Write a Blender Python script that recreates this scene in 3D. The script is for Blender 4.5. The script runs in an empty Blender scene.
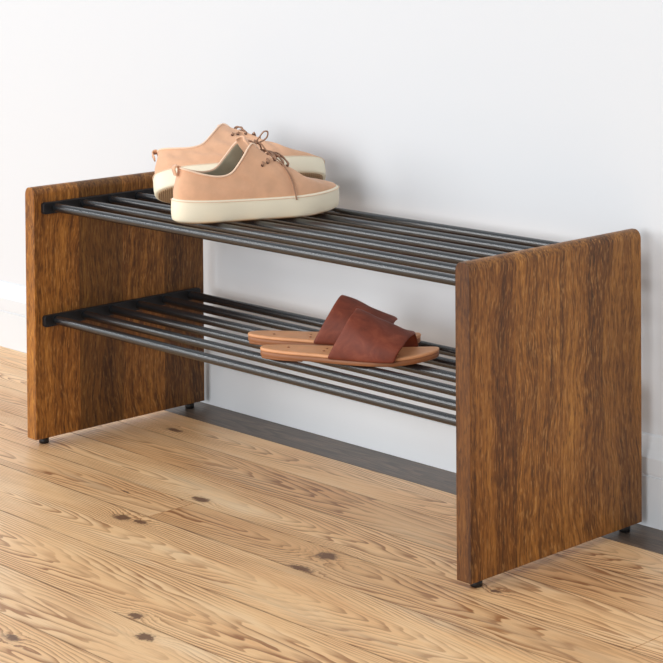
import bpy, bmesh, math, random
from mathutils import Vector, Matrix
random.seed(7)
C = bpy.context.scene.collection
PI = math.pi

# ------------------------------------------------------------------ helpers
def link(name, bm, mats, parent=None, smooth=True):
    me = bpy.data.meshes.new(name)
    bmesh.ops.recalc_face_normals(bm, faces=bm.faces[:])
    bm.to_mesh(me); bm.free()
    for m in (mats if isinstance(mats, (list, tuple)) else [mats]):
        me.materials.append(m)
    if smooth:
        for p in me.polygons: p.use_smooth = True
    o = bpy.data.objects.new(name, me); C.objects.link(o)
    if parent is not None: o.parent = parent
    return o

def structure(o):
    o['kind'] = 'structure'; return o

def thing(name, label, cat, loc=(0, 0, 0), group=None):
    o = bpy.data.objects.new(name, None); C.objects.link(o)
    o.location = loc; o.empty_display_size = .05
    o['label'] = label; o['category'] = cat
    if group: o['group'] = group
    return o

def box(bm, a, b):
    v = [bm.verts.new((x, y, z)) for x in (a[0], b[0]) for y in (a[1], b[1]) for z in (a[2], b[2])]
    fs = []
    for q in ((0, 1, 3, 2), (4, 6, 7, 5), (0, 4, 5, 1), (2, 3, 7, 6), (0, 2, 6, 4), (1, 5, 7, 3)):
        fs.append(bm.faces.new([v[i] for i in q]))
    return v, fs

def bevel_mod(o, w, seg=3, ang=50):
    m = o.modifiers.new('bevel', 'BEVEL'); m.width = w; m.segments = seg
    m.limit_method = 'ANGLE'; m.angle_limit = math.radians(ang)

def rings(bm, rs, closed=True, cap0=False, cap1=False):
    """bridge a list of point rings"""
    vs = [[bm.verts.new(p) for p in r] for r in rs]
    n = len(rs[0])
    for a, b in zip(vs[:-1], vs[1:]):
        for i in range(n if closed else n - 1):
            j = (i + 1) % n
            bm.faces.new((a[i], a[j], b[j], b[i]))
    if cap0: bm.faces.new(vs[0][::-1])
    if cap1: bm.faces.new(vs[-1])
    return vs

def smooth_path(pts, n=8, closed=False):
    """Catmull-Rom"""
    P = [Vector(p) for p in pts]; out = []
    N = len(P)
    for i in range(N if closed else N - 1):
        if closed: a, b, c, d = P[i - 1], P[i], P[(i + 1) % N], P[(i + 2) % N]
        else: a, b, c, d = P[max(i - 1, 0)], P[i], P[i + 1], P[min(i + 2, N - 1)]
        for k in range(n):
            t = k / n
            out.append(.5 * ((2 * b) + (c - a) * t + (2 * a - 5 * b + 4 * c - d) * t * t + (3 * b - a - 3 * c + d) * t ** 3))
    if not closed: out.append(P[-1])
    return out

def tube(bm, pts, r, seg=8, closed=False, flat=1.0):
    P = [Vector(p) for p in pts]; N = len(P); rs = []
    up = Vector((0.02, 0.03, 1)).normalized()
    for i in range(N):
        if closed: t = (P[(i + 1) % N] - P[i - 1])
        else: t = P[min(i + 1, N - 1)] - P[max(i - 1, 0)]
        t.normalize()
        n = up - t * up.dot(t)
        if n.length < 1e-4: n = Vector((1, 0, 0)) - t * t.x
        n.normalize(); up = n
        b = t.cross(n)
        rr = r(i / (N - 1)) if callable(r) else r
        rs.append([P[i] + (n * math.cos(a) * flat + b * math.sin(a)) * rr for a in [2 * PI * k / seg for k in range(seg)]])
    if closed:
        vs = [[bm.verts.new(p) for p in q] for q in rs]
        for i in range(N):
            a, b2 = vs[i], vs[(i + 1) % N]
            for k in range(seg): bm.faces.new((a[k], a[(k + 1) % seg], b2[(k + 1) % seg], b2[k]))
    else:
        rings(bm, rs, True, True, True)

def interp(tab, x):
    """smooth monotone-ish interpolation through (x, y) pairs"""
    if x <= tab[0][0]: return tab[0][1]
    if x >= tab[-1][0]: return tab[-1][1]
    for i in range(len(tab) - 1):
        x0, y0 = tab[i]; x1, y1 = tab[i + 1]
        if x0 <= x <= x1:
            m0 = (y1 - tab[i - 1][1]) / (x1 - tab[i - 1][0]) if i > 0 else (y1 - y0) / (x1 - x0)
            m1 = (tab[i + 2][1] - y0) / (tab[i + 2][0] - x0) if i + 2 < len(tab) else (y1 - y0) / (x1 - x0)
            h = x1 - x0; t = (x - x0) / h
            return ((2 * t ** 3 - 3 * t * t + 1) * y0 + (t ** 3 - 2 * t * t + t) * h * m0
                    + (-2 * t ** 3 + 3 * t * t) * y1 + (t ** 3 - t * t) * h * m1)

# ------------------------------------------------------------------ node helper
class NT:
    def __init__(s, name):
        s.m = bpy.data.materials.new(name); s.m.use_nodes = True
        s.t = s.m.node_tree; s.N = s.t.nodes; s.L = s.t.links
        s.b = s.N['Principled BSDF']
    def n(s, typ, **kw):
        o = s.N.new(typ)
        for k, v in kw.items(): setattr(o, k, v)
        return o
    def put(s, sock, v):
        if hasattr(v, 'is_output') or isinstance(v, bpy.types.NodeSocket): s.L.new(v, sock)
        elif v is not None: sock.default_value = v
    def math(s, op, a, b=None, c=None, clamp=False):
        o = s.n('ShaderNodeMath', operation=op, use_clamp=clamp)
        for i, v in enumerate((a, b, c)):
            if v is not None: s.put(o.inputs[i], v)
        return o.outputs[0]
    def xyz(s, v):
        o = s.n('ShaderNodeSeparateXYZ'); s.put(o.inputs[0], v); return o.outputs
    def vec(s, x, y, z):
        o = s.n('ShaderNodeCombineXYZ')
        for i, v in enumerate((x, y, z)): s.put(o.inputs[i], v)
        return o.outputs[0]
    def vmath(s, op, a, b):
        o = s.n('ShaderNodeVectorMath', operation=op); s.put(o.inputs[0], a); s.put(o.inputs[1], b); return o.outputs[0]
    def noise(s, v, scale, detail=3, rough=.5, dist=0, color=False):
        o = s.n('ShaderNodeTexNoise'); s.put(o.inputs['Vector'], v)
        o.inputs['Scale'].default_value = scale; o.inputs['Detail'].default_value = detail
        o.inputs['Roughness'].default_value = rough; o.inputs['Distortion'].default_value = dist
        return o.outputs['Color' if color else 'Fac']
    def ramp(s, f, stops, interp='LINEAR'):
        o = s.n('ShaderNodeValToRGB'); s.put(o.inputs[0], f); r = o.color_ramp; r.interpolation = interp
        while len(r.elements) < len(stops): r.elements.new(.5)
        for e, (p, c) in zip(r.elements, stops):
            e.position = p; e.color = (c, c, c, 1) if not isinstance(c, (tuple, list)) else (*c, 1)
        return o.outputs[0]
    def mix(s, f, a, b, mode='MIX'):
        o = s.n('ShaderNodeMix', data_type='RGBA', blend_type=mode)
        s.put(o.inputs[0], f)
        for i, v in ((6, a), (7, b)):
            if isinstance(v, tuple) and len(v) == 3: v = (*v, 1)
            s.put(o.inputs[i], v)
        return o.outputs[2]
    def bump(s, h, strength, dist=.001):
        o = s.n('ShaderNodeBump'); s.put(o.inputs['Height'], h)
        o.inputs['Strength'].default_value = strength; o.inputs['Distance'].default_value = dist
        s.L.new(o.outputs[0], s.b.inputs['Normal'])
    def set(s, **kw):
        for k, v in kw.items():
            v = (*v, 1) if isinstance(v, tuple) and len(v) == 3 else v
            s.put(s.b.inputs[k.replace('_', ' ')], v)
        return s.m

def srgb(r, g, b):
    f = lambda c: c / 12.92 if c <= .04045 else ((c + .055) / 1.055) ** 2.4
    return tuple(f(c / 255) for c in (r, g, b))

def plain(name, col, rough=.5, metal=0, bump=0, bscale=400, var=.0, vscale=30, **kw):
    t = NT(name); co = t.n('ShaderNodeTexCoord').outputs['Object']
    base = (*col, 1)
    if var:
        f = t.noise(co, vscale, 4, .6)
        f = t.ramp(f, [(.3, 1 - var), (.7, 1 + var * .4)])
        base = t.mix(1.0, col, f, 'MULTIPLY')
    t.put(t.b.inputs['Base Color'], base)
    t.set(Roughness=rough, Metallic=metal, **kw)
    if bump: t.bump(t.noise(co, bscale, 3, .6), bump, .0006)
    return t.m

# ------------------------------------------------------------------ materials
M = {}
M['wall'] = plain('wall_paint', srgb(208, 210, 213), .75, bump=.05, bscale=300)
M['trim'] = plain('trim_paint', srgb(210, 213, 216), .42)
M['black'] = plain('black_powder_coat', srgb(22, 24, 27), .27, metal=0.0, Specular_IOR_Level=.85)
M['rail'] = plain('black_rail_coat', srgb(26, 26, 29), .42, bump=.03, bscale=1500, Specular_IOR_Level=.35)
M['foot'] = plain('black_foot', srgb(18, 16, 16), .45)
M['suede'] = plain('peach_nubuck', srgb(226, 176, 140), .85, bump=.35, bscale=900, var=.14, vscale=22, Sheen_Weight=.25)
M['binding'] = plain('peach_edge', srgb(238, 205, 178), .8, bump=.2, bscale=900)
M['lining'] = plain('shoe_lining', srgb(168, 160, 138), .9, var=.25, vscale=18)
M['insole'] = plain('shoe_insole', srgb(150, 138, 112), .9, var=.2, vscale=30)
M['rubber'] = plain('cream_rubber', srgb(238, 228, 203), .55, bump=.08, bscale=500)
M['lace'] = plain('taupe_lace', srgb(160, 122, 98), .8, bump=.5, bscale=1800)
M['eyelet'] = plain('eyelet_hole', srgb(78, 48, 36), .7)
M['tan'] = plain('tan_footbed_leather', srgb(214, 152, 106), .5, bump=.15, bscale=350, var=.12, vscale=26)
M['stack'] = plain('slide_sole_edge', srgb(150, 95, 58), .55, bump=.2, bscale=500, var=.12, vscale=60)
M['nail'] = plain('footbed_stitch', srgb(150, 96, 60), .5)

def outsole_mat():
    t = NT('tan_gum_outsole'); co = t.n('ShaderNodeTexCoord').outputs['Object']
    w = t.n('ShaderNodeTexWave', wave_type='BANDS', bands_direction='X'); t.put(w.inputs['Vector'], co)
    w.inputs['Scale'].default_value = 90; w.inputs['Distortion'].default_value = 1.2
    c = t.mix(w.outputs['Fac'], srgb(178, 150, 118), srgb(158, 130, 98))
    t.put(t.b.inputs['Base Color'], c); t.set(Roughness=.7); t.bump(w.outputs['Fac'], .6, .0015)
    return t.m
M['outsole'] = outsole_mat()

def strap_mat():
    t = NT('chestnut_strap_leather'); co = t.n('ShaderNodeTexCoord').outputs['Object']
    f = t.noise(t.vmath('MULTIPLY', co, (30, 60, 30)), 1, 5, .65, .6)
    c = t.ramp(f, [(.3, srgb(98, 44, 28)), (.52, srgb(119, 55, 36)), (.72, srgb(140, 72, 49))])
    t.put(t.b.inputs['Base Color'], c)
    t.set(Roughness=.55, Specular_IOR_Level=.3); t.bump(t.noise(co, 260, 5, .7), .35, .0008)
    return t.m
M['strap'] = strap_mat()

def rack_wood(name, tints, seed, edge):
    """oiled acacia: four glued staves with a tall vertical grain"""
    t = NT(name); co = t.n('ShaderNodeTexCoord').outputs['Object']
    x, y, z = t.xyz(co)
    warp = t.noise(t.vec(t.math('MULTIPLY', x, 3), t.math('MULTIPLY', y, 3), z), 1.6, 2, .5)
    yy = t.math('ADD', y, t.math('MULTIPLY', t.math('SUBTRACT', t.math('FRACT', t.math('MULTIPLY', warp, 1.0)), .5), .0))
    st = t.math('FLOOR', t.math('DIVIDE', t.math('ADD', yy, .0), .0975))
    off = t.math('MULTIPLY', st, 7.31)
    # broad figure
    wob = t.noise(t.vec(t.math('MULTIPLY', x, 4), t.math('ADD', t.math('MULTIPLY', y, 5), off), t.math('MULTIPLY', z, 3.2)), 1.0, 3, .55)
    yw = t.math('ADD', y, t.math('MULTIPLY', t.math('SUBTRACT', wob, .5), .075))
    gy = t.math('ADD', yw, off)
    fig = t.noise(t.vec(t.math('MULTIPLY', x, 22), t.math('MULTIPLY', gy, 30), t.math('ADD', t.math('MULTIPLY', z, 2.2), seed)), 1.0, 4, .6)
    fine = t.noise(t.vec(t.math('MULTIPLY', x, 320), t.math('MULTIPLY', gy, 330), t.math('ADD', t.math('MULTIPLY', z, 34), seed)), 1.0, 3, .6)
    pore = t.noise(t.vec(t.math('MULTIPLY', x, 420), t.math('MULTIPLY', gy, 430), t.math('ADD', t.math('MULTIPLY', z, 75), seed)), 1.0, 1, .5)
    rings_ = t.math('FRACT', t.math('MULTIPLY', t.math('ADD', gy, t.math('MULTIPLY', fig, .05)), 62))
    rings_ = t.ramp(rings_, [(0, .0), (.75, 1), (1, .0)])
    v = t.math('ADD', t.math('ADD', t.math('MULTIPLY', fig, .72), .115), t.math('ADD', t.math('MULTIPLY', t.math('SUBTRACT', fine, .5), .62), t.math('MULTIPLY', t.math('SUBTRACT', rings_, .5), .085)))
    c = t.ramp(v, [(.20, srgb(62, 37, 15)), (.38, srgb(110, 68, 28)), (.54, srgb(154, 101, 44)), (.70, srgb(188, 131, 60)), (.88, srgb(216, 166, 90))])
    pm = t.ramp(pore, [(.57, 0.0), (.71, .42)])
    c = t.mix(pm, c, srgb(206, 156, 94))
    pd = t.ramp(pore, [(.28, .52), (.43, 0.0)])
    c = t.mix(pd, c, srgb(52, 31, 17))
    # stave tint
    r = t.n('ShaderNodeValToRGB'); t.put(r.inputs[0], t.math('DIVIDE', y, .39)); r.color_ramp.interpolation = 'CONSTANT'
    while len(r.color_ramp.elements) < 4: r.color_ramp.elements.new(.5)
    for e, p, k in zip(r.color_ramp.elements, (0, .25, .5, .75), tints):
        e.position = p; e.color = (*k, 1)
    c = t.mix(1.0, c, r.outputs[0], 'MULTIPLY')
    edge_light = t.ramp(y, [(.0, 1.0), (.0022, 0.0)])  # front-edge mask; the tint there paints window light onto the left panel
    c = t.mix(edge_light, c, t.mix(1.0, c, edge, 'MULTIPLY'))
    # hairline glue joints
    fr = t.math('FRACT', t.math('DIVIDE', y, .0975))
    g = t.ramp(fr, [(0, 1), (.010, 0.0), (.990, 0.0), (1, 1)])
    c = t.mix(t.math('MULTIPLY', g, .4), c, srgb(50, 30, 18))
    t.put(t.b.inputs['Base Color'], c)
    t.set(Roughness=.5, Specular_IOR_Level=.35)
    t.bump(t.math('ADD', fine, t.math('MULTIPLY', pore, .5)), .12, .0006)
    return t.m

# pine boards: tree-ring section of every board, knots where the boards have them
KNOTS = [(.470, .010, .011, 1.9), (.452, -.136, .012, 1.6), (.492, -.130, .008, 2.2), (.812, -.035, .017, 1.2), (.825, -.098, .010, 2.6),
         (.806, -.382, .010, 1.5), (.873, -.421, .012, 1.4), (.75, -.545, .008, 1.8), (.116, .243, .008, 3.0), (.350, -.050, .004, 3.0),
         (1.085, .03, .006, 1.5), (1.75, -.3, .012, 1.5), (-.35, -.15, .012, 1.6), (.2, -.62, .012, 1.5)]
def pine_mat():
    t = NT('reclaimed_pine'); co = t.n('ShaderNodeTexCoord').outputs['Object']
    x, y, z = t.xyz(co)
    a1 = t.n('ShaderNodeAttribute', attribute_name='ringdata').outputs['Vector']   # yc, height, slope
    a2 = t.n('ShaderNodeAttribute', attribute_name='tonedata').outputs['Vector']   # tone, x0, dark
    yc, h0, sl = t.xyz(a1); tone, x0, dark = t.xyz(a2)
    lowv = t.vec(t.math('ADD', t.math('MULTIPLY', x, 1.7), t.math('MULTIPLY', tone, 31)), t.math('MULTIPLY', y, 13), tone)
    low = t.math('SUBTRACT', t.noise(lowv, 1, 3, .55), .5)
    midv = t.vec(t.math('ADD', t.math('MULTIPLY', x, 16), t.math('MULTIPLY', tone, 17)), t.math('MULTIPLY', y, 60), tone)
    mid = t.math('SUBTRACT', t.noise(midv, 1, 2, .5), .5)
    v = t.math('SUBTRACT', y, yc)
    h = t.math('ADD', h0, t.math('ADD', t.math('MULTIPLY', t.math('MULTIPLY', sl, .75), t.math('SUBTRACT', x, x0)), t.math('MULTIPLY', low, .055)))
    r = t.math('SQRT', t.math('ADD', t.math('MULTIPLY', v, v), t.math('MULTIPLY', h, h)))
    r = t.math('ADD', r, t.math('MULTIPLY', mid, .0022))
    xk = t.math('ADD', x, t.math('MULTIPLY', t.math('SUBTRACT', t.noise(co, 70, 3, .6), .5), .030))
    yk = t.math('ADD', y, t.math('MULTIPLY', t.math('SUBTRACT', t.noise(t.vmath('ADD', co, (3, 5, 1)), 80, 3, .6), .5), .014))
    kmask = None
    for (kx, ky, s, el) in KNOTS:
        dx = t.math('DIVIDE', t.math('SUBTRACT', xk, kx), s * el * 1.15); dy = t.math('DIVIDE', t.math('SUBTRACT', yk, ky), s * 1.15)
        d2 = t.math('ADD', t.math('MULTIPLY', dx, dx), t.math('MULTIPLY', dy, dy))
        g = t.math('EXPONENT', t.math('MULTIPLY', d2, -.30))
        r = t.math('ADD', r, t.math('MULTIPLY', g, s * 1.0))
        k = t.math('EXPONENT', t.math('MULTIPLY', d2, -1.3))
        kmask = k if kmask is None else t.math('MAXIMUM', kmask, k)
    fr = t.math('FRACT', t.math('MULTIPLY', r, 210))
    late = t.ramp(fr, [(0, .0), (.30, .06), (.66, .55), (.80, 1.0), (.93, 1.0), (1, .0)])
    # how strongly the rings read varies along the board
    am = t.ramp(t.noise(t.vec(t.math('MULTIPLY', x, 3), t.math('ADD', t.math('MULTIPLY', y, 15), t.math('MULTIPLY', tone, 9)), 0.3), 1, 2, .5), [(.34, .2), (.58, 1.0)])
    fib = t.noise(t.vec(t.math('MULTIPLY', x, 22), t.math('MULTIPLY', y, 480), tone), 1, 3, .65)
    blot = t.noise(t.vec(t.math('ADD', t.math('MULTIPLY', x, 3.2), t.math('MULTIPLY', tone, 5)), t.math('MULTIPLY', y, 16), 2.2), 1, 4, .6)
    light = t.ramp(blot, [(.25, srgb(228, 180, 130)), (.5, srgb(240, 200, 152)), (.78, srgb(246, 217, 178))])
    deep = t.ramp(blot, [(.25, srgb(138, 88, 54)), (.6, srgb(160, 108, 66)), (.8, srgb(148, 108, 78))])
    fac = t.math('MULTIPLY', late, t.math('MULTIPLY', am, .88))
    fac = t.math('ADD', fac, t.math('MULTIPLY', t.math('SUBTRACT', fib, .5), .60), clamp=True)
    c = t.mix(fac, light, deep)
    # board tone
    tn = t.ramp(tone, [(0, (.86, .75, .64)), (.35, (1.0, .94, .88)), (.6, (1.06, 1.01, .94)), (.8, (.95, .93, .92)), (1, (1.06, 1.02, .97))])
    c = t.mix(1.0, c, tn, 'MULTIPLY')
    # grey weathering streaks
    gs = t.noise(t.vec(t.math('MULTIPLY', x, 2.2), t.math('MULTIPLY', y, 24), 7.7), 1, 3, .6)
    c = t.mix(t.ramp(gs, [(.58, 0.0), (.74, .42)]), c, srgb(172, 150, 126))
    # dirt caught along the board joints
    e0, e1, _e = t.xyz(t.n('ShaderNodeAttribute', attribute_name='edgedata').outputs['Vector'])
    de = t.math('MINIMUM', t.math('SUBTRACT', y, e0), t.math('SUBTRACT', e1, y))
    de = t.math('ADD', de, t.math('MULTIPLY', t.math('SUBTRACT', t.noise(t.vec(t.math('MULTIPLY', x, 9), t.math('MULTIPLY', y, 5), 1.1), 1, 2, .5), .45), .004))
    c = t.mix(t.ramp(t.math('MULTIPLY', de, 100), [(.08, .55), (.24, 0.0)]), c, srgb(104, 72, 50))
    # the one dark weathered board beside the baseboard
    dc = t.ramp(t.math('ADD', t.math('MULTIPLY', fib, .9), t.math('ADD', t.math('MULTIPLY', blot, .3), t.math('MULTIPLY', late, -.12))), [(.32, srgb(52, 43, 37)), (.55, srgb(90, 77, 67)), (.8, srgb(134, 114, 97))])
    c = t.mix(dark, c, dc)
    # knots
    kn = t.noise(co, 260, 3, .6)
    km = t.ramp(t.math('ADD', kmask, t.math('MULTIPLY', t.math('SUBTRACT', kn, .5), .9)), [(.34, 0.0), (.70, .92)])
    c = t.mix(km, c, srgb(84, 58, 44))
    c = t.mix(t.math('MULTIPLY', kmask, .35), c, srgb(150, 104, 70))
    # thin splits
    sp = t.noise(t.vec(t.math('MULTIPLY', x, 4.5), t.math('MULTIPLY', y, 260), 5.1), 1, 2, .5)
    c = t.mix(t.ramp(sp, [(.735, 0.0), (.765, .75)]), c, srgb(112, 78, 52))
    t.put(t.b.inputs['Base Color'], c)
    t.set(Roughness=t.ramp(fib, [(.3, .36), (.7, .46)]), Specular_IOR_Level=.45)
    t.bump(t.math('ADD', t.math('MULTIPLY', fac, -1.0), t.math('MULTIPLY', kmask, -1.0)), .12, .0008)
    return t.m
M['pine'] = pine_mat()
M['gap'] = plain('floor_gap', srgb(70, 48, 34), .9)

# ------------------------------------------------------------------ setting
W, D, T, H, HF = 1.0669, .388, .0273, .46, .0115
YB, YW = .404, .42

bm = bmesh.new()
ring_l = bm.verts.layers.float_vector.new('ringdata')
tone_l = bm.verts.layers.float_vector.new('tonedata')
edge_l = bm.verts.layers.float_vector.new('edgedata')
seams = [.432, .317, .208, .100, -.010, -.105, -.250, -.395, -.505, -.615, -.72, -.83, -.94, -1.06, -1.17, -1.28, -1.4, -1.52, -1.64, -1.76, -1.9]
X0, X1 = -2.2, 3.2
forced = {0: [-.30], 1: [-1.3, 1.9], 2: [-.75, 1.55], 3: [-1.6, 1.35], 4: [-.9, .478], 5: [-1.2, 2.0], 6: [-.4, 1.5], 7: [.2 - 1.1, 1.3]}
rd = {1: (.262, .030, .10, .50), 2: (.158, .05, .05, .15), 3: (.04, .035, .06, .62), 4: (-.065, .055, .035, .30),
      5: (-.19, .028, .125, .55), 6: (-.325, .030, .10, .62), 7: (-.47, .06, .05, .95), 8: (-.57, .035, .07, .5)}
for i in range(len(seams) - 1):
    y1, y0 = seams[i], seams[i + 1]
    if i in forced: cuts = sorted(forced[i])
    else: s = random.uniform(0, 1.6); cuts = [X0 + s + 1.0, X0 + s + 2.9, X0 + s + 4.4]
    cuts = [X0] + [c for c in cuts if X0 + .2 < c < X1 - .2] + [X1]
    for k in range(len(cuts) - 1):
        g = .0007
        vs, fs = box(bm, (cuts[k] + g, y0 + g, -.02), (cuts[k + 1] - g, y1 - g, 0))
        if i in rd and not (i == 4 and k == len(cuts) - 2):
            ycn, h0, sl, tone = rd[i]
        else:
            ycn, h0, sl, tone = random.uniform(y0, y1), random.uniform(.02, .08), random.choice((-1, 1)) * random.uniform(.04, .12), random.uniform(.2, .95)
        if i == 4 and k == len(cuts) - 2: ycn, h0, sl, tone = -.055, .03, .07, .12
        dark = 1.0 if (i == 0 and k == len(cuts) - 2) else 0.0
        for v in vs:
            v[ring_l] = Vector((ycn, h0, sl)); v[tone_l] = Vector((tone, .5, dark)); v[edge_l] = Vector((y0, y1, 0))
floor = structure(link('floor', bm, [M['pine']], smooth=False))

bm = bmesh.new(); box(bm, (X0, YW, -.02), (X1, YW + .10, 2.6)); structure(link('wall_back', bm, M['wall'], smooth=False))
# baseboard: flat board, a groove and a cove that runs back to the wall
prof = [(YW, 0.0005), (YB, 0.0005), (YB, .0775), (YB + .0022, .0785), (YB + .0022, .0810), (YB + .0004, .0822), (YB + .0004, .1065),
        (YB + .0022, .1095), (YB + .0065, .118), (YB + .0110, .129), (YB + .0130, .1365), (YB + .0142, .1385), (YW, .1395)]
bm = bmesh.new()
rings(bm, [[Vector((x, a, b)) for a, b in prof] for x in (X0, X1)], True, True, True)
structure(link('baseboard_back', bm, M['trim'], smooth=False))

# ------------------------------------------------------------------ shoe rack
rack = thing('shoe_rack', 'two-tier shoe rack with brown wooden side panels and black metal rods', 'shoe rack', (0, 0, 0))
M['woodL'] = rack_wood('oiled_acacia_a', [(1.08, 1.0, .88), (.50, .49, .48), (.84, .80, .75), (.56, .54, .52)], 3.1, (1.45, 1.42, 1.1))  # dark staves: own tone plus painted shade; front edge: window light painted in
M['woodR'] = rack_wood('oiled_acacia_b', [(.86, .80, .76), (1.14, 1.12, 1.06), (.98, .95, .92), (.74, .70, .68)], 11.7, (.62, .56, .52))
def side_panel(x, mat):
    bm = bmesh.new()
    # thin section with a domed top edge
    pts = [(0.0, HF)]
    r = .0115; n = 8
    pts += [(0.0, H - r * 1.25)]
    for k in range(1, n + 1):
        a = PI - (PI / 2) * k / n; pts.append((r + r * math.cos(a), H - r * 1.25 + r * 1.25 * math.sin(a)))
    for k in range(0, n):
        a = PI / 2 - (PI / 2) * k / n; pts.append((T - r + r * math.cos(a), H - r * 1.25 + r * 1.25 * math.sin(a)))
    pts += [(T, H - r * 1.25), (T, HF)]
    rings(bm, [[Vector((px, yy, pz)) for px, pz in pts] for yy in (0, D)], True, True, True)
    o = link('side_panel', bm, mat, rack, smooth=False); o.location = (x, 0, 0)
    bevel_mod(o, .0011, 2, 50)
    for yy in (.026, D - .026):
        b2 = bmesh.new()
        prof2 = [(.0075, 0), (.0088, .0012), (.0088, HF + .001)]
        rings(b2, [[Vector((T / 2 + q * math.cos(a), yy + q * math.sin(a), zz)) for a in [2 * PI * i / 20 for i in range(20)]] for q, zz in prof2], True, True, True)
        link('foot', b2, M['foot'], o)
    return o
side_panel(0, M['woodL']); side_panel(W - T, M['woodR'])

ZU, ZL, RR = .4225, .2215, .0077
YR, YF = .0150, .0400
NROD = 6
def rail(x, z):
    bm = bmesh.new()
    hh, th, rr = .0103, .009, .005
    pts = []
    for cy, cz, a0 in ((D - YR - rr, hh - rr, 0), (YR + rr, hh - rr, PI / 2), (YR + rr, -hh + rr, PI), (D - YR - rr, -hh + rr, 1.5 * PI)):
        for k in range(6):
            a = a0 + PI / 2 * k / 5; pts.append((cy + rr * math.cos(a), cz + rr * math.sin(a)))
    rings(bm, [[Vector((xx, p, q)) for p, q in pts] for xx in (0, th)], True, True, True)
    o = link('mounting_rail', bm, M['rail'], rack, smooth=False); o.location = (x, 0, z); bevel_mod(o, .001, 2, 50)
for z in (ZU, ZL):
    rail(T, z); rail(W - T - .009, z)
    for k in range(NROD):
        y = YF + (D - 2 * YF) * k / (NROD - 1)
        bm = bmesh.new()
        rings(bm, [[Vector((xx, RR * math.cos(a), RR * math.sin(a))) for a in [2 * PI * i / 28 for i in range(28)]] for xx in (T + .007, T + .0075, W - T - .0075, W - T - .007)], True, True, True)
        o = link('rod', bm, M['black'], rack); o.location = (0, y, z)
        for p in o.data.polygons: p.use_smooth = len(p.vertices) == 4

# ------------------------------------------------------------------ sneakers
L = .298
AW = [(0, .047), (.05, .046), (.11, .042), (.17, .046), (.21, .052), (.25, .053), (.298, .050)]
CW = [(0, .0), (.10, .0), (.20, -.003), (.25, -.002), (.298, .004)]
NS = 192
def outline(inset, L0=0.0):
    out = []
    for k in range(NS):
        th = 2 * PI * k / NS
        x = L / 2 * (1 + math.cos(th))
        s = math.sin(th); s = math.copysign(abs(s) ** .80, s)
        y = interp(CW, x) + interp(AW, x) * s
        cx = L / 2 + (x - L / 2) * (1 - inset / (L / 2)); w = interp(AW, x)
        cy = interp(CW, x) + (y - interp(CW, x)) * (1 - inset / w)
        out.append((cx, cy, th))
    return out
def spring(x): return .006 * max(0, (x - .19) / .108) ** 2 + .002 * max(0, (.04 - x) / .04) ** 2
def soletop(x): return .0375 + .4 * spring(x) - .0035 * math.sin(PI * min(1, max(0, x / L)))

OX0, OX1 = .012, .190
OW = [(.012, .026), (.05, .032), (.09, .034), (.115, .031), (.132, .025), (.15, .0200), (.165, .0175), (.178, .0150), (.190, .010)]
OZ = [(.012, .0870), (.024, .0830), (.045, .0765), (.070, .0725), (.090, .0775), (.108, .0975), (.122, .1160), (.131, .1215), (.142, .1125), (.156, .0925), (.172, .0730), (.190, .0590)]
def opening(th):
    x = OX0 + (OX1 - OX0) * (.5 + .5 * math.cos(th))
    s = math.sin(th); s = math.copysign(abs(s) ** .55, s)
    return Vector((x, interp(CW, x) * .6 + interp(OW, x) * s, interp(OZ, x)))

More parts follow.
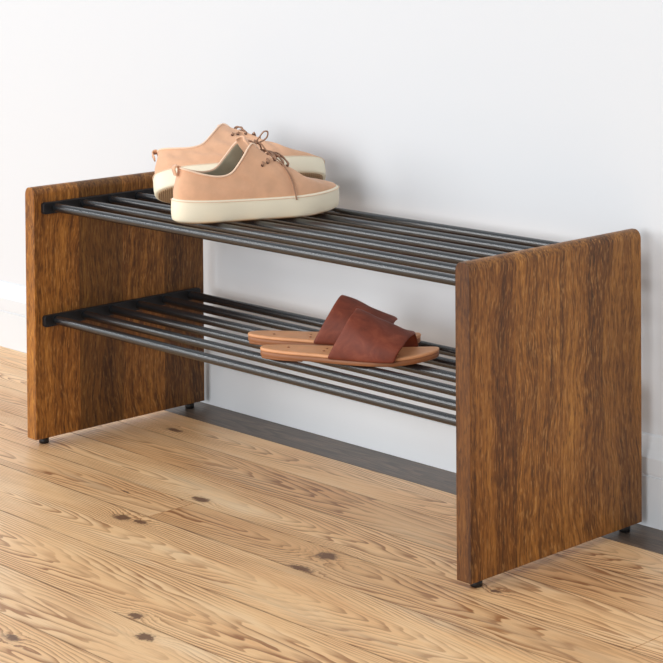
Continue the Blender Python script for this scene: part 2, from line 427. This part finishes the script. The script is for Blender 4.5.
def make_sneaker(label, mir, group):
    root = thing('sneaker', label, 'shoe', group=group)
    fy = lambda P: [Vector((p[0], p[1] * mir, p[2])) for p in P]
    # cream midsole
    bm = bmesh.new(); rs = []
    for ins, f in ((.010, -1), (.0045, 0.0), (.0022, .03), (.0010, .10), (.0, .35), (.0, .6), (.0005, .86), (.0014, .95), (.0032, 1.0), (.010, 1.0)):
        rr = []
        for x, y, th in outline(ins):
            b, tp = spring(x), soletop(x)
            z = b + .0008 if f < 0 else b + (tp - b) * f
            rr.append((x, y, z))
        rs.append(fy(rr))
    rings(bm, rs, True, True, True)
    sole = link('midsole', bm, M['rubber'], root)
    # tan outsole, a raised pad inside a cream rim
    bm = bmesh.new()
    rs = [fy([(x, y, spring(x) + dz) for x, y, th in outline(ins)]) for ins, dz in ((.0062, .0015), (.0064, -.0012), (.0076, -.0018), (.012, -.0018), (.020, -.0018))]
    rings(bm, rs, True, True, True)
    link('outsole', bm, M['outsole'], root)
    # stitched welt line
    bm = bmesh.new(); tube(bm, fy([(x, y, soletop(x) - .0026) for x, y, th in outline(-.0001)]), .0006, 6, True)
    link('welt_stitching', bm, M['binding'], sole)
    # upper
    def upper_pt(x, y, th, s):
            B = Vector((x, y, soletop(x) - .002)); O = opening(th)
            f = .5 + .5 * math.cos(th)
            hgt = O.z - B.z
            vamp = interp([(0, 0), (.35, .05), (.6, .45), (1, 1)], f)
            P1 = B + Vector((0, 0, hgt * (.42 + .16 * vamp)))
            if vamp < .5: P1 += Vector((math.cos(th), math.sin(th), 0)) * .003
            k = .05 + .50 * vamp; m = .34 * (1 - vamp) + .27 * vamp
            P2 = Vector((O.x + (B.x - O.x) * k, O.y + (B.y - O.y) * (k + .12 * (1 - vamp)), O.z - hgt * m))
            p = B * (1 - s) ** 3 + P1 * 3 * s * (1 - s) ** 2 + P2 * 3 * s * s * (1 - s) + O * s ** 3
            # soft creases
            cr = .0017 * math.sin(x * 210 + y * 40) * math.sin(PI * s) * (1 if .13 < x < .24 else .25)
            cr += .0009 * math.sin(x * 90 + s * 7 + y * 60)* math.sin(PI * s)
            p.z += cr; p.y += cr * .6
            return p
    base = outline(.0042); NJ = 15
    def surf(xo, side, s):
        # the point of the upper at height fraction s, on one side, whose own x is xo
        c = [upper_pt(*q, s) for q in base if (q[2] < PI) == (side > 0) and q[0] > .06]
        return min(c, key=lambda p: abs(p.x - xo))
    bm = bmesh.new()
    rings(bm, [fy([upper_pt(*q, j / NJ) for q in base]) for j in range(NJ + 1)], True)
    up = link('upper', bm, [M['suede'], M['lining']], root)
    so = up.modifiers.new('thickness', 'SOLIDIFY'); so.thickness = .0026; so.offset = -1; so.material_offset = 1; so.material_offset_rim = 0
    ss = up.modifiers.new('smooth', 'SUBSURF'); ss.levels = 1; ss.render_levels = 1
    # collar binding
    bm = bmesh.new(); tube(bm, fy([opening(2 * PI * k / 160) + Vector((0, 0, .0002)) for k in range(160)]), .0017, 8, True)
    link('collar_binding', bm, M['binding'], up)
    # insole
    bm = bmesh.new()
    rings(bm, [fy([(x, y, soletop(x) + dz) for x, y, th in outline(ins)]) for ins, dz in ((.0075, 0), (.0085, .0035), (.014, .0045))], True, True, True)
    link('insole', bm, M['insole'], root)
    # tongue
    bm = bmesh.new(); rs = []
    cent = [(.200, .050), (.190, .0545), (.178, .0640), (.163, .0800), (.150, .0975), (.138, .1125), (.130, .1235), (.126, .1300), (.1235, .1320)]
    wid = [.012, .015, .018, .0205, .0225, .0245, .0245, .021, .012]
    for (cx, cz), w in zip(cent, wid):
        rs.append(fy([(cx - .0055 * (abs(u) ** 2) , interp(CW, cx) * .6 + w * u, cz - .006 * u * u) for u in [-1 + 2 * q / 12 for q in range(13)]]))
    rings(bm, rs, False)
    tg = link('tongue', bm, [M['suede'], M['lining']], root)
    so = tg.modifiers.new('thickness', 'SOLIDIFY'); so.thickness = .003; so.offset = 0
    ss = tg.modifiers.new('smooth', 'SUBSURF'); ss.levels = 1; ss.render_levels = 1
    # heel pull tab, a folded loop standing off the heel
    bm = bmesh.new()
    path = smooth_path([(.0145, 0, .079), (.0135, 0, .086), (.0105, 0, .0905), (.0050, 0, .0905), (.0025, 0, .0865), (.0038, 0, .0815), (.0060, 0, .075)], 5)
    rs = []
    for i, p in enumerate(path):
        t_ = (path[min(i + 1, len(path) - 1)] - path[max(i - 1, 0)]).normalized(); n_ = Vector((t_.z, 0, -t_.x)) * .0009
        rs.append(fy([p + n_ + Vector((0, -.0065, 0)), p + n_ + Vector((0, .0065, 0)), p - n_ + Vector((0, .0065, 0)), p - n_ + Vector((0, -.0065, 0))]))
    rings(bm, rs, True, True, True)
    link('pull_tab', bm, M['suede'], root)
    # eyelets + laces
    ex = [.141, .153, .165, .177, .188]
    def eye(x, side):
        c = .5 + .5 * 0
        return surf(x, side, .66 - .10 * (x - .139) / .05) + Vector((.0004, .0014 * side, .0014))
    for x in ex:
        for sd in (-1, 1):
            c = eye(x, sd) - Vector((.0002, .0005 * sd, .0007)); bm = bmesh.new()
            nrm = Vector((.45, .75 * sd, .62)).normalized(); a_ = nrm.orthogonal().normalized(); b_ = nrm.cross(a_)
            rings(bm, [fy([c + nrm * hh + (a_ * math.cos(q) + b_ * math.sin(q)) * rr for q in [2 * PI * i / 12 for i in range(12)]]) for rr, hh in ((.0024, -.001), (.0024, .0008), (.0012, .0009))], True, True, True)
            link('eyelet', bm, M['eyelet'], up)
    bm = bmesh.new(); LR = .0014
    for i, x in enumerate(ex):
        a, b = eye(x, -1), eye(x, 1)
        lift = Vector((.0015, 0, .0075))
        tube(bm, fy(smooth_path([a + Vector((0, 0, -.001)), a + Vector((0.001, -.0005, .0028)), (a * .8 + b * .2) + lift, (a * .5 + b * .5) + lift * 1.5, (a * .2 + b * .8) + lift, b + Vector((0.001, .0005, .0028)), b + Vector((0, 0, -.001))], 5)), LR, 6)
        if i + 1 < len(ex):
            for sd in (-1, 1):
                a, b = eye(x, sd), eye(ex[i + 1], -sd)
                tube(bm, fy(smooth_path([a + Vector((0, 0, 0)), a + Vector((.001, -.001 * sd, .0025)), a * .8 + b * .2 + Vector((.0012, 0, .0085 + .0012 * sd)), (a + b) / 2 + Vector((.001, 0, .0125 + .0012 * sd)), a * .2 + b * .8 + Vector((.001, 0, .0085 + .0012 * sd)), b + Vector((0, .001 * sd, .0025)), b], 5)), LR, 6)
    lc = link('laces', bm, M['lace'], root)
    k0 = Vector((.146, 0, .1185))
    bm = bmesh.new()
    # bow: one upright loop, one drooping loop, two tails down the near side
    tube(bm, fy(smooth_path([k0, k0 + Vector((.004, -.008, .010)), k0 + Vector((.010, -.014, .020)), k0 + Vector((.017, -.014, .019)), k0 + Vector((.017, -.009, .009)), k0 + Vector((.008, -.004, .002)), k0], 6)), LR, 6)
    tube(bm, fy(smooth_path([k0, k0 + Vector((.004, .010, .004)), k0 + Vector((.010, .022, -.004)), k0 + Vector((.018, .028, -.016)), k0 + Vector((.022, .022, -.018)), k0 + Vector((.014, .012, -.004)), k0], 6)), LR, 6)
    tube(bm, fy(smooth_path([k0, k0 + Vector((.006, -.008, .001)), surf(.158, -1, .85) + Vector((.001, -.003, .003)), surf(.170, -1, .66) + Vector((.001, -.003, .002)), surf(.182, -1, .42) + Vector((.001, -.0028, .001)), surf(.192, -1, .2) + Vector((.001, -.0026, 0)), surf(.197, -1, 0) + Vector((.001, -.0064, -.004))], 6)), LR, 6)
    tube(bm, fy(smooth_path([k0, k0 + Vector((-.006, .012, .003)), k0 + Vector((-.010, .022, -.008)), k0 + Vector((-.008, .030, -.022))], 6)), LR, 6)
    tube(bm, fy(smooth_path([k0 + Vector((.001, -.004, .001)), k0 + Vector((.004, 0, .004)), k0 + Vector((.001, .004, .001)), k0 + Vector((-.003, 0, -.002))], 5, True)), .0021, 6, True)
    link('lace_bow', bm, M['lace'], lc)
    return root

def pose(o, loc, yaw, pitch=0, roll=0):
    o.rotation_mode = 'XYZ'
    m = Matrix.Rotation(yaw, 4, 'Z') @ Matrix.Rotation(pitch, 4, 'Y') @ Matrix.Rotation(roll, 4, 'X')
    o.rotation_euler = m.to_euler(); o.location = loc

ZS = ZU + RR
s1 = make_sneaker('peach sneaker standing flat on the top shelf, in front of the tilted one', 1, 'pair of peach sneakers')
pose(s1, (.3610, .0440, ZS + .0023), math.radians(72.5)); s1.scale = (1.03, 1.03, 1.03)
s2 = make_sneaker('peach sneaker lying tilted behind the flat one, its tan outsole showing', -1, 'pair of peach sneakers')
pose(s2, (.2085, .1265, .4500), math.radians(52.5), math.radians(-3.4), math.radians(-41)); s2.scale = (1.02, 1.02, 1.02)

# ------------------------------------------------------------------ leather slides
LS = .290
SW = [(0, .032), (.05, .0325), (.10, .0325), (.15, .039), (.20, .0460), (.25, .0470), (.29, .042)]
SC = [(0, 0), (.1, 0), (.2, -.004), (.29, .002)]
def soutline(inset):
    out = []
    for k in range(NS):
        th = 2 * PI * k / NS
        x = LS / 2 * (1 + math.cos(th)); s = math.sin(th); s = math.copysign(abs(s) ** .8, s)
        w = interp(SW, x); y = interp(SC, x) + (w - inset) * s
        out.append((LS / 2 + (x - LS / 2) * (1 - inset / (LS / 2)), y))
    return out
def sz(x): return .009 * max(0, (x - .20) / .09) ** 2 + .0035 * max(0, (.12 - x) / .12)
def make_slide(label, mir, group):
    root = thing('slide_sandal', label, 'sandal', group=group)
    fy = lambda P: [Vector((p[0], p[1] * mir, p[2])) for p in P]
    bm = bmesh.new()
    rings(bm, [fy([(x, y, sz(x) * (1 if z > .003 else 1) + z) for x, y in soutline(i)]) for i, z in ((.006, 0), (.0014, 0.0004), (.0005, .0015), (.0005, .0078), (.002, .0086))], True, True, True)
    sl = link('outsole', bm, M['stack'], root)
    bm = bmesh.new()   # low stacked heel
    hx = [(x, y) for x, y in soutline(.002) if x < .075]
    pts = [(x, y) for x, y in hx]
    rings(bm, [fy([(x, y, (sz(x) if z > 0 else 0) + z) for x, y in pts]) for z in (0.0, .001)], True, True, True)
    link('heel_lift', bm, M['stack'], sl)
    bm = bmesh.new()
    rings(bm, [fy([(x, y, sz(x) + z) for x, y in soutline(i)]) for i, z in ((.0022, .0084), (.0002, .0088), (.0, .0100), (.0, .0122), (.0012, .0134), (.004, .0137), (.012, .0134), (.022, .0131))], True, True, True)
    fb = link('footbed', bm, M['tan'], root)
    for (x, y) in ((.045, .004), (.105, -.006), (.107, .010)):
        bm = bmesh.new()
        rings(bm, [fy([(x + q * math.cos(a), y + q * math.sin(a), .0136 + sz(x) + zz) for a in [2 * PI * i / 10 for i in range(10)]]) for q, zz in ((.0022, -.001), (.0022, .0006), (.0012, .0009))], True, True, True)
        link('footbed_nail', bm, M['nail'], fb)
    # wide vamp strap
    bm = bmesh.new(); rs = []; NV = 14; NU = 32
    for j in range(NV + 1):
        v = j / NV
        rr = []
        for i in range(NU + 1):
            u = -1 + 2 * i / NU; a = abs(u)
            top = 1 - a ** 2.4
            xf = .226 + .026 * (.5 + .5 * u)       # the front edge runs further forward on the inner side
            xb = .114 + (xf - .114) * v            # along the sole edge
            xt = .157 + (.252 - .157) * v          # along the ridge
            x = xb + (xt - xb) * ((1 - a ** 1.7) * (1 - v) + (1 - a) ** 1.25 * v)
            hgt = interp([(0, .075), (.35, .063), (.7, .047), (1, .035)], v)
            yy = interp(SC, x) + (interp(SW, min(x, .26)) + .0004) * (math.sin(u * PI / 2) if a < .999 else u) * (1.0 + .03 * math.sin(PI * a))
            zb = .0072 + sz(x)
            z = zb + (hgt - .0) * (math.cos(u * PI / 2) ** (.92 - .2 * v))
            z += .0009 * math.sin(x * 120 + u * 9) * top
            rr.append((x, yy, z))
        rs.append(fy(rr))
    rings(bm, rs, False)
    st = link('strap', bm, M['strap'], root)
    so = st.modifiers.new('thickness', 'SOLIDIFY'); so.thickness = .0024; so.offset = 0
    ss = st.modifiers.new('smooth', 'SUBSURF'); ss.levels = 1; ss.render_levels = 1
    return root
ZT = ZL + RR
d1 = make_slide('chestnut leather slide on the lower shelf, in front of its pair', 1, 'pair of brown slides')
pose(d1, (.5325, .0850, ZT), math.radians(36.5))
d2 = make_slide('chestnut leather slide on the lower shelf, partly hidden behind the front one', -1, 'pair of brown slides')
pose(d2, (.4400, .1395, ZT), math.radians(37))

# ------------------------------------------------------------------ camera
cam = bpy.data.cameras.new('camera'); co = bpy.data.objects.new('camera', cam); C.objects.link(co)
fw = Vector((-0.71743207, 0.69624462, -0.02312257)); u2 = Vector((-0.01183741, 0.02100312, 0.99970933)); r2 = Vector((0.69652789, 0.71749724, -0.00682658))
m = Matrix((r2, u2, -fw)).transposed().to_4x4(); m.translation = Vector((2.8898, -1.9950, .9624))
co.matrix_world = m
cam.sensor_width = 36; cam.lens = 1955.165 / 663 * 36
cam.shift_x = -18.5247 / 663; cam.shift_y = -384.5689 / 663
cam.clip_start = .05
bpy.context.scene.camera = co

# ------------------------------------------------------------------ light
def area(name, loc, target, size, sy, power, col):
    l = bpy.data.lights.new(name, 'AREA'); l.shape = 'RECTANGLE'; l.size = size; l.size_y = sy; l.energy = power; l.color = col
    o = bpy.data.objects.new(name, l); C.objects.link(o); o.location = loc
    if target[0] != loc[0]: o.rotation_euler = (Vector(target) - Vector(loc)).to_track_quat('-Z', 'Y').to_euler()
    return o
area('window_daylight', (-5.6, -8.6, 2.5), (.5, .2, .3), 5.5, 3.4, 330, (1.0, .995, .985))
area('rod_highlight_strip', (-3.6, -3.2, 3.0), (-3.6, -3.2, 0), 5.6, .8, 125, (.97, .985, 1))  # added lamp out of view, placed to draw highlights along the rods
area('front_fill', (1.6, -7.5, 1.9), (.6, .2, .3), 4.6, 2.8, 300, (.98, .99, 1))  # added fill out of view, lifts the wall behind the rack
w = bpy.data.worlds.new('daylight_room'); bpy.context.scene.world = w; w.use_nodes = True
w.node_tree.nodes['Background'].inputs[0].default_value = (.89, .95, 1.0, 1)
w.node_tree.nodes['Background'].inputs[1].default_value = .60

vs = bpy.context.scene.view_settings
vs.view_transform = 'Standard'; vs.look = 'None'; vs.exposure = 0.15; vs.gamma = 1; vs.use_curve_mapping = False
